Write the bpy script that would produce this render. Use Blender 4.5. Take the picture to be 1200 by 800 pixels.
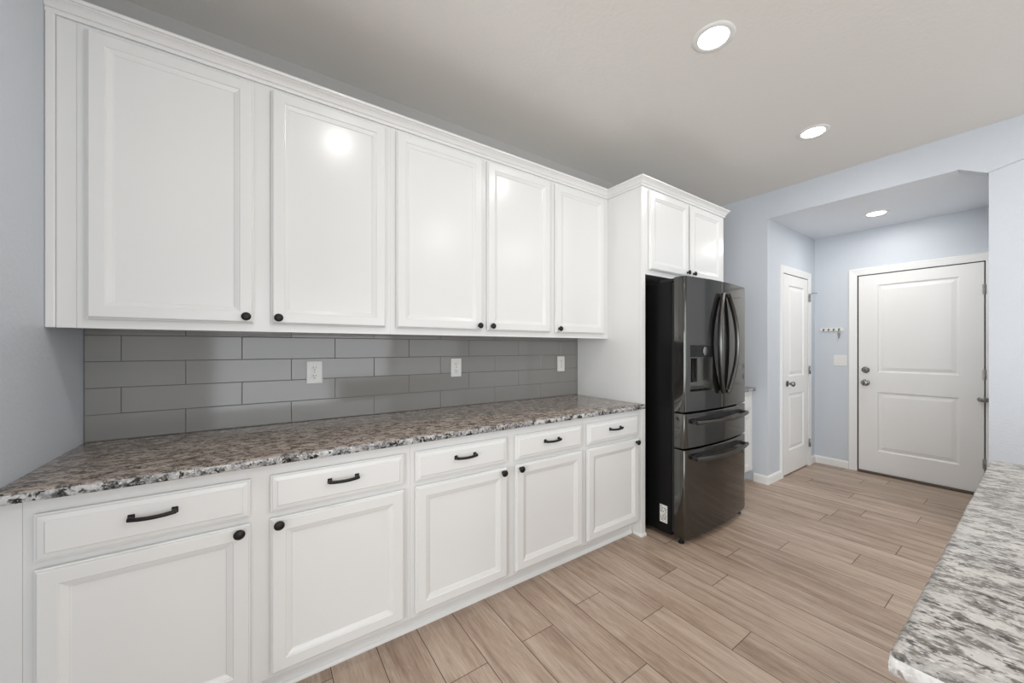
import bpy, bmesh, math, random
from mathutils import Vector, Matrix

for o in list(bpy.data.objects):
    bpy.data.objects.remove(o, do_unlink=True)
scene = bpy.context.scene
COL = scene.collection
R = random.Random(7)

# ------------------------------------------------------------------ camera
cam_d = bpy.data.cameras.new('camera')
cam = bpy.data.objects.new('camera', cam_d)
COL.objects.link(cam)
cam.location = (0.0, -2.3019, 1.3079)
cam.rotation_euler = (math.pi / 2, 0, -0.6242)
cam_d.sensor_fit = 'HORIZONTAL'
cam_d.sensor_width = 36.0
cam_d.lens = 439.85 / 1200 * 36.0
cam_d.shift_x = -20.04 / 1200
cam_d.shift_y = 7.2 / 1200
cam_d.clip_start = 0.02
scene.camera = cam

# ------------------------------------------------------------------ light and exposure
LAMP_W = (4.0, 7.4, 5.4)    # kitchen row, second row, entry
WINDOW_W = (60.0, 8.0, 140.0)  # patio door, window, added west fill
EXPOSURE = 0.07
scene.view_settings.view_transform = 'Standard'
scene.view_settings.look = 'None'
scene.view_settings.gamma = 1
scene.view_settings.use_curve_mapping = False
scene.view_settings.exposure = EXPOSURE
W = bpy.data.worlds.new('world')
scene.world = W
W.use_nodes = True
W.node_tree.nodes['Background'].inputs[0].default_value = (0.75, 0.85, 1.0, 1)
W.node_tree.nodes['Background'].inputs[1].default_value = 0.3

CEIL = 2.79
ROOM_BACK = -5.6          # the wall behind the camera, with the windows


def area(name, loc, rot, sx, sy, power, color):
    d = bpy.data.lights.new(name, 'AREA')
    d.shape = 'RECTANGLE'
    d.size, d.size_y = sx, sy
    d.energy = power
    d.color = color
    o = bpy.data.objects.new(name, d)
    COL.objects.link(o)
    o.location = loc
    o.rotation_euler = rot
    return o


# daylight through the patio door and the window behind the camera, and an added unseen fill light from the left
XW = -3.6
DAY = (0.93, 0.975, 1.0)
area('patio_daylight', (0.80, ROOM_BACK + 0.03, 1.10), (math.radians(90), 0, 0), 2.7, 2.0, WINDOW_W[0], DAY)
area('window_daylight', (3.0, ROOM_BACK + 0.03, 1.45), (math.radians(90), 0, 0), 1.4, 1.4, WINDOW_W[1], DAY)
area('west_fill', (XW + 0.03, -3.4, 1.30), (math.radians(90), 0, math.radians(-90)), 2.6, 1.9, WINDOW_W[2], DAY)  # fill light added to brighten the room, no known window there


# ------------------------------------------------------------------ materials
def mat(name):
    m = bpy.data.materials.new(name)
    m.use_nodes = True
    nt = m.node_tree
    b = nt.nodes['Principled BSDF']
    return m, nt, b


def plain(name, col, rough=0.5, metal=0.0, bump=None, coat=0.0):
    m, nt, b = mat(name)
    b.inputs['Base Color'].default_value = (*col, 1)
    b.inputs['Roughness'].default_value = rough
    b.inputs['Metallic'].default_value = metal
    b.inputs['Coat Weight'].default_value = coat
    # faint procedural tone variation so nothing is dead flat
    tc = nt.nodes.new('ShaderNodeTexCoord')
    n = nt.nodes.new('ShaderNodeTexNoise')
    n.inputs['Scale'].default_value = bump[0] if bump else 3.0
    n.inputs['Detail'].default_value = 2
    nt.links.new(tc.outputs['Object'], n.inputs['Vector'])
    if bump:
        bp = nt.nodes.new('ShaderNodeBump')
        bp.inputs['Strength'].default_value = bump[1]
        bp.inputs['Distance'].default_value = bump[2]
        nt.links.new(n.outputs['Fac'], bp.inputs['Height'])
        nt.links.new(bp.outputs['Normal'], b.inputs['Normal'])
    else:
        mx = nt.nodes.new('ShaderNodeMix')
        mx.data_type = 'RGBA'
        mx.inputs[6].default_value = (*[c * 0.985 for c in col], 1)
        mx.inputs[7].default_value = (*[min(1, c * 1.015) for c in col], 1)
        nt.links.new(n.outputs['Fac'], mx.inputs[0])
        nt.links.new(mx.outputs[2], b.inputs['Base Color'])
    return m


def emit(name, col, s):
    m, nt, b = mat(name)
    b.inputs['Base Color'].default_value = (0.9, 0.9, 0.9, 1)
    b.inputs['Emission Color'].default_value = (*col, 1)
    b.inputs['Emission Strength'].default_value = s
    return m


def granite(name, stretch, light, mid_c, brown, dark, t_mid, t_brown, t_dark, rough=0.12, rot=0.22):
    """speckled stone: light ground, mid-grey clouds, brown blotches, dark flecks; t_*: threshold (lower = more of it)"""
    m, nt, b = mat(name)
    N, L = nt.nodes, nt.links
    tc = N.new('ShaderNodeTexCoord')
    mp = N.new('ShaderNodeMapping')
    mp.inputs['Rotation'].default_value = (0, 0, rot)
    L.new(tc.outputs['Object'], mp.inputs['Vector'])
    mp2 = N.new('ShaderNodeMapping')
    mp2.inputs['Scale'].default_value = stretch
    L.new(mp.outputs['Vector'], mp2.inputs['Vector'])

    def noise(scale, w, detail=3, r=0.6, dist=0.4):
        n = N.new('ShaderNodeTexNoise')
        n.noise_dimensions = '4D'
        n.inputs['W'].default_value = w
        n.inputs['Scale'].default_value = scale
        n.inputs['Detail'].default_value = detail
        n.inputs['Roughness'].default_value = r
        n.inputs['Distortion'].default_value = dist
        L.new(mp2.outputs['Vector'], n.inputs['Vector'])
        return n.outputs['Fac']

    def blend(x, y, k):
        p = N.new('ShaderNodeMix')
        p.inputs[0].default_value = k
        L.new(x, p.inputs[2])
        L.new(y, p.inputs[3])
        return p.outputs[0]

    def mask(f, lo, hi):
        r = N.new('ShaderNodeMapRange')
        r.inputs[1].default_value = lo
        r.inputs[2].default_value = hi
        L.new(f, r.inputs[0])
        return r.outputs[0]

    def mix(f, a_, c_):
        x = N.new('ShaderNodeMix')
        x.data_type = 'RGBA'
        for i, v in ((6, a_), (7, c_)):
            if isinstance(v, tuple):
                x.inputs[i].default_value = (*v, 1)
            else:
                L.new(v, x.inputs[i])
        L.new(f, x.inputs[0])
        return x.outputs[2]
    c = mix(mask(blend(noise(11, 0.0), noise(60, 1.0), 0.35), t_mid, t_mid + 0.10), light, mid_c)
    c = mix(mask(blend(noise(24, 2.0), noise(75, 3.0), 0.40), t_brown, t_brown + 0.07), c, brown)
    c = mix(mask(noise(130, 4.0, 2), 0.56, 0.68), c, tuple(min(0.9, q * 1.2) for q in light))
    c = mix(mask(blend(noise(30, 5.0), noise(95, 6.0), 0.45), t_dark, t_dark + 0.05), c, dark)
    L.new(c, b.inputs['Base Color'])
    b.inputs['Roughness'].default_value = rough
    return m


def wood_floor():
    m, nt, b = mat('oak_plank')
    N, L = nt.nodes, nt.links
    at = N.new('ShaderNodeAttribute')
    at.attribute_name = 'tone'
    sep = N.new('ShaderNodeSeparateColor')
    L.new(at.outputs['Color'], sep.inputs[0])
    tc = N.new('ShaderNodeTexCoord')
    off = N.new('ShaderNodeVectorMath')
    off.operation = 'MULTIPLY_ADD'
    L.new(at.outputs['Color'], off.inputs[0])
    off.inputs[1].default_value = (17, 23, 31)
    L.new(tc.outputs['Object'], off.inputs[2])
    mp = N.new('ShaderNodeMapping')
    mp.inputs['Scale'].default_value = (1, 0.075, 1)
    L.new(off.outputs[0], mp.inputs['Vector'])

    def noise(scale, detail, dist, rough_=0.6):
        n = N.new('ShaderNodeTexNoise')
        n.inputs['Scale'].default_value = scale
        n.inputs['Detail'].default_value = detail
        n.inputs['Distortion'].default_value = dist
        n.inputs['Roughness'].default_value = rough_
        L.new(mp.outputs['Vector'], n.inputs['Vector'])
        return n.outputs['Fac']
    g1 = noise(14, 4, 1.2)
    g2 = noise(120, 4, 0.5, 0.75)
    cr = N.new('ShaderNodeValToRGB')
    cr.color_ramp.elements[0].position = 0.28
    cr.color_ramp.elements[0].color = (0.245, 0.162, 0.115, 1)
    cr.color_ramp.elements[1].position = 0.72
    cr.color_ramp.elements[1].color = (0.58, 0.458, 0.368, 1)
    e = cr.color_ramp.elements.new(0.5)
    e.color = (0.425, 0.314, 0.238, 1)
    ma = N.new('ShaderNodeMath')
    ma.operation = 'MULTIPLY_ADD'
    L.new(g2, ma.inputs[0])
    ma.inputs[1].default_value = 0.55
    mb = N.new('ShaderNodeMath')
    mb.operation = 'MULTIPLY_ADD'
    L.new(g1, mb.inputs[0])
    mb.inputs[1].default_value = 0.75
    mb.inputs[2].default_value = -0.155
    L.new(mb.outputs[0], ma.inputs[2])
    mc = N.new('ShaderNodeMath')
    mc.operation = 'MULTIPLY_ADD'
    L.new(sep.outputs[0], mc.inputs[0])
    mc.inputs[1].default_value = 0.15
    L.new(ma.outputs[0], mc.inputs[2])
    md = N.new('ShaderNodeMath')
    md.operation = 'SUBTRACT'
    L.new(mc.outputs[0], md.inputs[0])
    md.inputs[1].default_value = 0.055
    L.new(md.outputs[0], cr.inputs[0])
    L.new(cr.outputs[0], b.inputs['Base Color'])
    b.inputs['Roughness'].default_value = 0.38
    bp = N.new('ShaderNodeBump')
    bp.inputs['Strength'].default_value = 0.12
    bp.inputs['Distance'].default_value = 0.002
    L.new(g2, bp.inputs['Height'])
    L.new(bp.outputs[0], b.inputs['Normal'])
    return m


def steel(name, col, rough, metal):
    """brushed black stainless: fine vertical-less grain in the roughness"""
    m, nt, b = mat(name)
    N, L = nt.nodes, nt.links
    tc = N.new('ShaderNodeTexCoord')
    mp = N.new('ShaderNodeMapping')
    mp.inputs['Scale'].default_value = (4, 4, 400)
    L.new(tc.outputs['Object'], mp.inputs['Vector'])
    n = N.new('ShaderNodeTexNoise')
    n.inputs['Scale'].default_value = 1.0
    L.new(mp.outputs['Vector'], n.inputs['Vector'])
    r = N.new('ShaderNodeMapRange')
    r.inputs[3].default_value = rough * 0.8
    r.inputs[4].default_value = rough * 1.2
    L.new(n.outputs['Fac'], r.inputs[0])
    L.new(r.outputs[0], b.inputs['Roughness'])
    b.inputs['Base Color'].default_value = (*col, 1)
    b.inputs['Metallic'].default_value = metal
    return m


M = {}
M['white'] = plain('white_cabinet_paint', (0.79, 0.785, 0.77), 0.23)
M['door'] = plain('white_door_paint', (0.87, 0.86, 0.84), 0.35)
M['trimw'] = plain('white_trim_paint', (0.86, 0.855, 0.84), 0.35)
M['wall'] = plain('pale_blue_wall_paint', (0.622, 0.658, 0.705), 0.45, bump=(75, 0.35, 0.004))
M['ceil'] = plain('ceiling_paint', (0.85, 0.83, 0.795), 0.75, bump=(60, 0.25, 0.004))
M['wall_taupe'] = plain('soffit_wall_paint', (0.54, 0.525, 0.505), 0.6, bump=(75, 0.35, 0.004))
M['wall_ceil'] = plain('entry_ceiling_paint', (0.82, 0.85, 0.895), 0.5, bump=(75, 0.35, 0.004))
M['floor'] = wood_floor()
M['seam'] = plain('floor_seam', (0.06, 0.042, 0.03), 0.8)
M['tile'] = plain('grey_glazed_tile', (0.275, 0.266, 0.252), 0.10, bump=(5, 0.08, 0.004))
M['grout'] = plain('grey_grout', (0.15, 0.145, 0.138), 0.8)
M['granite'] = granite('brown_granite', (0.95, 1.75, 1), (0.41, 0.355, 0.31), (0.255, 0.215, 0.19), (0.100, 0.077, 0.064), (0.020, 0.019, 0.018), 0.475, 0.48, 0.565, 0.13)
M['granite_lit_edge'] = granite('lit_grey_granite_edge', (1, 1, 1), (0.60, 0.60, 0.59), (0.26, 0.26, 0.265), (0.10, 0.098, 0.095), (0.010, 0.010, 0.010), 0.45, 0.50, 0.525, 0.25)  # same stone as the top; light on the edge painted into its colour
M['granite_lit'] = granite('lit_pale_granite', (1.75, 0.92, 1), (0.53, 0.51, 0.48), (0.35, 0.335, 0.32), (0.155, 0.138, 0.122), (0.060, 0.055, 0.050), 0.47, 0.482, 0.545, 0.36, -0.12)  # same granite again, the brighter light on this slab put into its colour
M['granite_lit_pale_edge'] = granite('lit_pale_granite_edge', (1.6, 1.6, 1.6), (0.64, 0.625, 0.60), (0.48, 0.46, 0.44), (0.24, 0.22, 0.20), (0.08, 0.075, 0.07), 0.48, 0.54, 0.61, 0.35)  # edge of that slab, light painted in as a paler tone
M['bronze'] = plain('black_bronze', (0.018, 0.017, 0.016), 0.38, 0.5)
M['nickel'] = plain('satin_nickel', (0.30, 0.29, 0.275), 0.27, 1.0)
M['fridge'] = steel('black_stainless', (0.112, 0.110, 0.103), 0.10, 0.95)
M['fridge_handle'] = steel('dark_stainless', (0.10, 0.098, 0.093), 0.30, 0.95)
M['fridge_side'] = plain('black_fridge_side', (0.006, 0.006, 0.006), 0.33, bump=(300, 0.1, 0.001))
M['fridge_side'].node_tree.nodes['Principled BSDF'].inputs['Specular IOR Level'].default_value = 0.18
M['gasket'] = plain('black_rubber', (0.008, 0.008, 0.008), 0.6)
M['gloss_black'] = plain('gloss_black', (0.012, 0.012, 0.012), 0.08)
M['gloss_black'].node_tree.nodes['Principled BSDF'].inputs['Specular IOR Level'].default_value = 0.2
M['dial'] = steel('dial_metal', (0.30, 0.30, 0.29), 0.25, 0.9)
M['niche'] = steel('niche_metal', (0.20, 0.195, 0.185), 0.3, 0.9)
M['label'] = plain('white_sticker', (0.75, 0.74, 0.70), 0.5)
M['ink'] = plain('grey_print', (0.12, 0.12, 0.11), 0.6)
M['plastic'] = plain('white_plastic', (0.80, 0.79, 0.76), 0.3)
M['slot'] = plain('dark_slot', (0.03, 0.03, 0.03), 0.6)
M['lens'] = emit('lamp_lens', (1.0, 0.985, 0.96), 12.0)
M['dark'] = plain('shadow_board', (0.05, 0.04, 0.035), 0.7)  # dark colour standing in for shade in the door gaps
M['sill'] = plain('dark_threshold', (0.10, 0.075, 0.055), 0.5)


# ------------------------------------------------------------------ mesh helpers
def BM():
    return bmesh.new()


def box(bm, x0, x1, y0, y1, z0, z1, bev=0.0, seg=2):
    r = bmesh.ops.create_cube(bm, size=1.0)
    vs = r['verts']
    for v in vs:
        v.co = Vector(((x0 + x1) / 2 + v.co.x * (x1 - x0), (y0 + y1) / 2 + v.co.y * (y1 - y0), (z0 + z1) / 2 + v.co.z * (z1 - z0)))
    if bev > 0:
        es = list({e for v in vs for e in v.link_edges})
        bmesh.ops.bevel(bm, geom=es, offset=bev, segments=seg, affect='EDGES', profile=0.6)
    return vs


def prism(bm, pts, axis, a, b):
    """extrude a polygon of 2-D points along an axis ('x': pts are (y,z); 'y': (x,z); 'z': (x,y))"""
    def P(p, t):
        return {'x': (t, p[0], p[1]), 'y': (p[0], t, p[1]), 'z': (p[0], p[1], t)}[axis]
    va = [bm.verts.new(P(p, a)) for p in pts]
    vb = [bm.verts.new(P(p, b)) for p in pts]
    n = len(pts)
    bm.faces.new(va)
    bm.faces.new(vb)
    for i in range(n):
        bm.faces.new((va[i], va[(i + 1) % n], vb[(i + 1) % n], vb[i]))


def lathe(bm, prof, origin, axis, seg=24, squash=(1, 1)):
    """prof: (radius, distance along axis)"""
    ax = Vector(axis).normalized()
    u = ax.orthogonal().normalized()
    if abs(ax.z) < 0.9:
        u = Vector((0, 0, 1)).cross(ax).normalized()
    w = ax.cross(u)
    O = Vector(origin)
    rings = []
    for r, d in prof:
        if r < 1e-6:
            rings.append([bm.verts.new(O + ax * d)])
        else:
            rings.append([bm.verts.new(O + ax * d + u * (r * squash[0] * math.cos(2 * math.pi * k / seg)) + w * (r * squash[1] * math.sin(2 * math.pi * k / seg))) for k in range(seg)])
    for a, b in zip(rings, rings[1:]):
        for k in range(seg):
            k2 = (k + 1) % seg
            if len(a) == 1 and len(b) == 1:
                continue
            if len(a) == 1:
                bm.faces.new((a[0], b[k], b[k2]))
            elif len(b) == 1:
                bm.faces.new((a[k], a[k2], b[0]))
            else:
                bm.faces.new((a[k], a[k2], b[k2], b[k]))
    for rg in (rings[0], rings[-1]):
        if len(rg) > 2:
            bm.faces.new(rg)


def bar(bm, pts, half_u, half_v, up):
    """rectangular bar with rounded corners swept through pts"""
    P = [Vector(p) for p in pts]
    upv = Vector(up).normalized()
    sec = []
    c = 0.35
    for a, b in ((1, c), (c, 1), (-c, 1), (-1, c), (-1, -c), (-c, -1), (c, -1), (1, -c)):
        sec.append((a * half_u, b * half_v))
    rings = []
    for i, p in enumerate(P):
        t = (P[min(i + 1, len(P) - 1)] - P[max(i - 1, 0)]).normalized()
        s = t.cross(upv).normalized()
        n = s.cross(t).normalized()
        rings.append([bm.verts.new(p + s * a + n * b) for a, b in sec])
    for a, b in zip(rings, rings[1:]):
        for k in range(8):
            bm.faces.new((a[k], a[(k + 1) % 8], b[(k + 1) % 8], b[k]))
    bm.faces.new(rings[0])
    bm.faces.new(rings[-1])


def frame_mesh(bm, O, U, V, Nn, w, h, outer, holes, inner):
    """slab front with moulded outer edge and moulded recessed/raised panels.
    O lower-left back corner; outer: [(inset, depth)]; holes: [(u0,u1,v0,v1)] in slab coords; inner: [(inset, depth)]"""
    O, U, V, Nn = Vector(O), Vector(U), Vector(V), Vector(Nn)

    def P(u, v, d):
        return bm.verts.new(O + U * u + V * v + Nn * d)

    def ring(u0, u1, v0, v1, d):
        return [P(u0, v0, d), P(u1, v0, d), P(u1, v1, d), P(u0, v1, d)]

    def bridge(a, b):
        for k in range(4):
            bm.faces.new((a[k], a[(k + 1) % 4], b[(k + 1) % 4], b[k]))
    rs = [ring(i, w - i, i, h - i, d) for i, d in outer]
    bm.faces.new(rs[0])
    for a, b in zip(rs, rs[1:]):
        bridge(a, b)
    e, D = outer[-1]
    if not holes:
        bm.faces.new(rs[-1])
    else:
        us = sorted({e, w - e, *[x for q in holes for x in q[:2]]})
        vs = sorted({e, h - e, *[x for q in holes for x in q[2:]]})
        for i in range(len(us) - 1):
            for j in range(len(vs) - 1):
                cu, cv = (us[i] + us[i + 1]) / 2, (vs[j] + vs[j + 1]) / 2
                if any(q[0] < cu < q[1] and q[2] < cv < q[3] for q in holes):
                    continue
                bm.faces.new((P(us[i], vs[j], D), P(us[i + 1], vs[j], D), P(us[i + 1], vs[j + 1], D), P(us[i], vs[j + 1], D)))
        for q in holes:
            hr = [ring(q[0] + i, q[1] - i, q[2] + i, q[3] - i, D + d) for i, d in inner]
            for a, b in zip(hr, hr[1:]):
                bridge(a, b)
            bm.faces.new(hr[-1])
    bmesh.ops.remove_doubles(bm, verts=bm.verts, dist=1e-5)


def sweep(bm, path, prof, closed_prof=True):
    """sweep profile (out, z) along a plan path with mitred corners; outward = right of travel"""
    P = [Vector((p[0], p[1])) for p in path]
    rings = []
    for i, p in enumerate(P):
        ns = []
        for a, b in ((i - 1, i), (i, i + 1)):
            if 0 <= a and b < len(P):
                t = (P[b] - P[a]).normalized()
                ns.append(Vector((t.y, -t.x)))
        if len(ns) == 1:
            m = ns[0]
        else:
            m = (ns[0] + ns[1])
            m = m / max(0.2, m.dot(ns[0]))
        rings.append([bm.verts.new((p.x + m.x * o, p.y + m.y * o, z)) for o, z in prof])
    n = len(prof)
    for a, b in zip(rings, rings[1:]):
        for k in range(n):
            bm.faces.new((a[k], a[(k + 1) % n], b[(k + 1) % n], b[k]))
    bm.faces.new(rings[0])
    bm.faces.new(rings[-1])


def link(name, bm, m, parent=None, smooth=None, label=None, origin=None):
    bmesh.ops.recalc_face_normals(bm, faces=bm.faces)
    me = bpy.data.meshes.new(name)
    bm.to_mesh(me)
    bm.free()
    for x in (m if isinstance(m, (list, tuple)) else [m]):
        me.materials.append(x)
    if smooth is not None:
        for p in me.polygons:
            p.use_smooth = True
        try:
            me.set_sharp_from_angle(angle=math.radians(smooth))
        except Exception:
            pass
    o = bpy.data.objects.new(name, me)
    COL.objects.link(o)
    if parent is not None:
        o.parent = parent
        r = parent
        off = Vector((0, 0, 0))
        while r is not None:
            off += r.location
            r = r.parent
        me.transform(Matrix.Translation(-off))
    if label:
        o['label'] = label
    return o


def thing(name, label, cat, loc, group=None):
    o = bpy.data.objects.new(name, None)
    o.empty_display_size = 0.05
    COL.objects.link(o)
    o.location = loc
    o['label'] = label
    o['category'] = cat
    if group:
        o['group'] = group
    return o


def tag(o, label, cat, group=None):
    o['label'] = label
    o['category'] = cat
    if group:
        o['group'] = group
    return o


def struct(name, bm, m, label, cat, parent=None, smooth=None):
    o = link(name, bm, m, parent, smooth)
    if parent is None:
        o['kind'] = 'structure'
        o['label'] = label
        o['category'] = cat
    return o


# ------------------------------------------------------------------ the room
XL, XR, XF = -0.58, 3.946, 5.174        # left wall, header wall, far wall of the entry
ALC = 2.544                              # entry ceiling
# floor: one mesh, planks along y
bm = BM()
tone = bm.loops.layers.float_color.new('tone')
PW, PX0 = 0.178, 0.950
known = {0: -0.93, 1: -1.325, 3: -1.158, 4: -1.497, 5: -1.005, 6: -1.217, 8: -1.12, 9: -1.815, 10: -1.272, 11: -1.60, 13: -1.73, 17: -1.72}
PL = 1.22
k0 = math.floor((XW - 0.02 - PX0) / PW)
k1 = math.ceil((XF + 0.05 - PX0) / PW)
for k in range(k0, k1):
    x0 = max(PX0 + k * PW, XW - 0.05)
    x1 = min(x0 + PW if x0 > XW else PX0 + (k + 1) * PW, XF + 0.1)
    ph = known.get(k, R.uniform(-PL, 0))
    j = ph + PL * math.ceil((0.05 - ph) / PL)
    while j > ROOM_BACK - 0.1:
        ya, yb = max(j - PL, ROOM_BACK - 0.1), min(j, 0.05)
        if yb - ya > 0.02:
            g = 0.0014
            vs = [bm.verts.new(p) for p in ((x0 + g, ya + g, 0), (x1 - g, ya + g, 0), (x1 - g, yb - g, 0), (x0 + g, yb - g, 0))]
            f = bm.faces.new(vs)
            c = (R.random(), R.random(), R.random(), 1)
            for lp in f.loops:
                lp[tone] = c
        j -= PL
vs = [bm.verts.new(p) for p in ((XW - 0.05, ROOM_BACK - 0.1, -0.0025), (XF + 0.12, ROOM_BACK - 0.1, -0.0025), (XF + 0.12, 0.06, -0.0025), (XW - 0.05, 0.06, -0.0025))]
f = bm.faces.new(vs)
f.material_index = 1
struct('floor', bm, [M['floor'], M['seam']], 'light brown oak plank floor running toward the cabinets', 'floor')

bm = BM(); box(bm, XW - 0.1, XR + 0.1, ROOM_BACK - 0.1, 0.1, CEIL, CEIL + 0.1)
struct('ceiling', bm, M['ceil'], 'warm grey textured kitchen ceiling with recessed lights', 'ceiling')
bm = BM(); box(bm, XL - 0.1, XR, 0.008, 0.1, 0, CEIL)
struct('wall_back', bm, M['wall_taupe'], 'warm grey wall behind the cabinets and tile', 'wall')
bm = BM(); box(bm, XL - 0.1, XL, -1.3, 0.008, 0, CEIL)
struct('wall_left', bm, M['wall'], 'pale blue textured wall at the left end of the counter', 'wall')
# wall behind the camera, with two window openings
bm = BM()
y0, y1 = ROOM_BACK - 0.1, ROOM_BACK
for a in ((XW - 0.1, -0.55, 0, CEIL), (-0.55, 2.15, 0, 0.08), (-0.55, 2.15, 2.12, CEIL), (2.15, 2.3, 0, CEIL), (2.3, 3.7, 0, 0.75), (2.3, 3.7, 2.15, CEIL), (3.7, XR + 0.1, 0, CEIL)):
    box(bm, a[0], a[1], y0, y1, a[2], a[3])
struct('wall_front', bm, M['wall'], 'pale blue wall with windows behind the camera', 'wall')
bm = BM()
for a in ((-2.1, 0.1, 0, CEIL), (-4.7, -2.1, 0, 0.35), (-4.7, -2.1, 2.25, CEIL), (ROOM_BACK, -4.7, 0, CEIL)):
    box(bm, XW - 0.1, XW, a[0], a[1], a[2], a[3])
struct('wall_west', bm, M['wall'], 'pale blue wall of the open room to the left', 'wall')
bm = BM(); box(bm, XW, XL - 0.1, 0.0, 0.1, 0, CEIL)
struct('wall_rear', bm, M['wall'], 'pale blue back wall of the open room to the left', 'wall')
# header wall with the opening to the entry
bm = BM()
prism(bm, [(0.1, 0), (0.1, CEIL), (ROOM_BACK, CEIL), (ROOM_BACK, 2.6), (-2.6, 2.6), (-2.2, 2.510), (-2.055, 2.475), (-1.925, 2.548), (-0.722, 2.548), (-0.722, 0)], 'x', XR, XR + 0.085)
struct('wall_right', bm, M['wall'], 'pale blue header wall over the opening to the entry', 'wall')
bm = BM(); box(bm, XR + 0.012, XR + 0.2, ROOM_BACK, -2.062, 0, CEIL)
struct('wall_east', bm, M['wall'], 'pale blue wall at the right edge beyond the pale counter', 'wall')
# entry nook: left side wall with the narrow door opening, far wall with the wide door opening
PD = (4.307, 4.948)
bm = BM()
ya, yb = -0.722, -0.60
box(bm, XR + 0.085, PD[0] - 0.012, ya, yb, 0, CEIL)
box(bm, PD[1] + 0.012, XF + 0.1, ya, yb, 0, CEIL)
box(bm, PD[0] - 0.012, PD[1] + 0.012, ya, yb, 2.075, CEIL)
struct('wall_north', bm, M['wall'], 'pale blue side wall of the entry holding the narrow door', 'wall')
ED = (-1.966, -1.107)
bm = BM()
box(bm, XF, XF + 0.12, ED[1] + 0.012, ya, 0, CEIL)
box(bm, XF, XF + 0.12, -2.2, ED[0] - 0.012, 0, CEIL)
box(bm, XF, XF + 0.12, ED[0] - 0.012, ED[1] + 0.012, 2.085, CEIL)
struct('wall_far', bm, M['wall'], 'pale blue far wall of the entry around the wide white door', 'wall')
bm = BM(); box(bm, XR + 0.2, XF, -2.16, -2.06, 0, CEIL)
struct('wall_south', bm, M['wall'], 'pale blue right side wall of the entry', 'wall')
bm = BM(); box(bm, XR + 0.0015, XF, -1.925, ya, ALC, ALC + 0.0035)
box(bm, XR + 0.086, XF, -2.06, -1.925, ALC, ALC + 0.0035)
struct('ceiling_entry', bm, M['wall_ceil'], 'lowered pale blue ceiling of the entry', 'ceiling')

# baseboards
def baseboard(name, path, label):
    bm = BM()
    sweep(bm, path, [(0.0, 0.0), (0.013, 0.0), (0.013, 0.062), (0.010, 0.072), (0.004, 0.080), (0.0, 0.082)])
    struct(name, bm, M['trimw'], label, 'baseboard')
baseboard('baseboard_right', [(XR, -0.602), (XR, -0.722), (4.233, -0.722)], 'white baseboard wrapping the wall corner left of the narrow door')
baseboard('baseboard_north', [(5.028, -0.722), (XF, -0.722), (XF, -1.03)], 'white baseboard in the entry corner under the hook rail')


def casing(name, pts_fn, a0, a1, top, w, label):
    """three-sided door casing; pts_fn(a, out, z) -> xyz; mitred"""
    bm = BM()
    prof = [(0.0, 0.0), (0.0, 0.009), (w * 0.25, 0.012), (w * 0.6, 0.015), (w * 0.9, 0.018), (w, 0.014), (w, 0.0)]
    rings = []
    for (a, z, da, dz) in ((a0, 0.0, -1, 0), (a0, top, -1, 1), (a1, top, 1, 1), (a1, 0.0, 1, 0)):
        rings.append([bm.verts.new(pts_fn(a + da * o, d, z + dz * o)) for o, d in prof])
    n = len(prof)
    for a, b in zip(rings, rings[1:]):
        for k in range(n):
            bm.faces.new((a[k], a[(k + 1) % n], b[(k + 1) % n], b[k]))
    bm.faces.new(rings[0]); bm.faces.new(rings[-1])
    return struct(name, bm, M['trimw'], label, 'door casing')

casing('trim_1', lambda a, d, z: (a, -0.722 - d, z), PD[0] - 0.006, PD[1] + 0.006, 2.066, 0.07, 'white casing around the narrow entry door')
casing('trim_2', lambda a, d, z: (XF - d, a, z), ED[0] - 0.006, ED[1] + 0.006, 2.072, 0.07, 'white casing around the wide entry door')

RAISED = [(0.0, 0.0), (0.010, -0.010), (0.020, -0.011), (0.050, -0.003), (0.052, -0.003)]


def hinge(name, parent, x, y, z, axis):
    bm = BM()
    lathe(bm, [(0.0, -0.046), (0.0045, -0.045), (0.0065, -0.042), (0.0065, 0.042), (0.0045, 0.045), (0.0, 0.046)], (x, y, z), (0, 0, 1), 12)
    if axis == 'x':
        box(bm, x - 0.016, x + 0.016, y + 0.002, y + 0.006, z - 0.042, z + 0.042)
    else:
        box(bm, x + 0.002, x + 0.006, y - 0.016, y + 0.016, z - 0.042, z + 0.042)
    return link('hinge', bm, M['nickel'], parent, 40, 'satin nickel hinge')


# narrow door (left side of the entry)
d1 = thing('door_1', 'narrow white two-panel door with nickel knob on the left side of the entry', 'door', (PD[0], -0.73, 0))
d1['kind'] = 'structure'
w = PD[1] - PD[0]
bm = BM()
frame_mesh(bm, (PD[0] + 0.003, -0.70, 0.012), (1, 0, 0), (0, 0, 1), (0, -1, 0), w - 0.006, 2.045, [(0, 0), (0, 0.026), (0.002, 0.028)],
           [(0.125, w - 0.115, 0.235, 0.82), (0.125, w - 0.115, 1.00, 1.94)], RAISED)
link('panel', bm, M['door'], d1)
bm = BM()
lathe(bm, [(0.0, -0.002), (0.032, -0.001), (0.032, 0.006), (0.026, 0.011), (0.012, 0.013), (0.010, 0.032), (0.018, 0.038), (0.027, 0.048), (0.028, 0.058), (0.022, 0.068), (0.010, 0.073), (0.0, 0.074)], (4.385, -0.728, 0.94), (0, -1, 0), 28)
link('knob', bm, M['nickel'], d1, 40, 'satin nickel round knob')
for z in (1.86, 1.06, 0.255):
    hinge('hinge', d1, PD[1] + 0.016, -0.746, z, 'x')
bm = BM()
bar(bm, [(PD[1] + 0.016, -0.752, 1.905), (PD[1] + 0.03, -0.79, 1.907), (PD[1] + 0.05, -0.80, 1.907)], 0.004, 0.004, (0, 0, 1))
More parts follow.
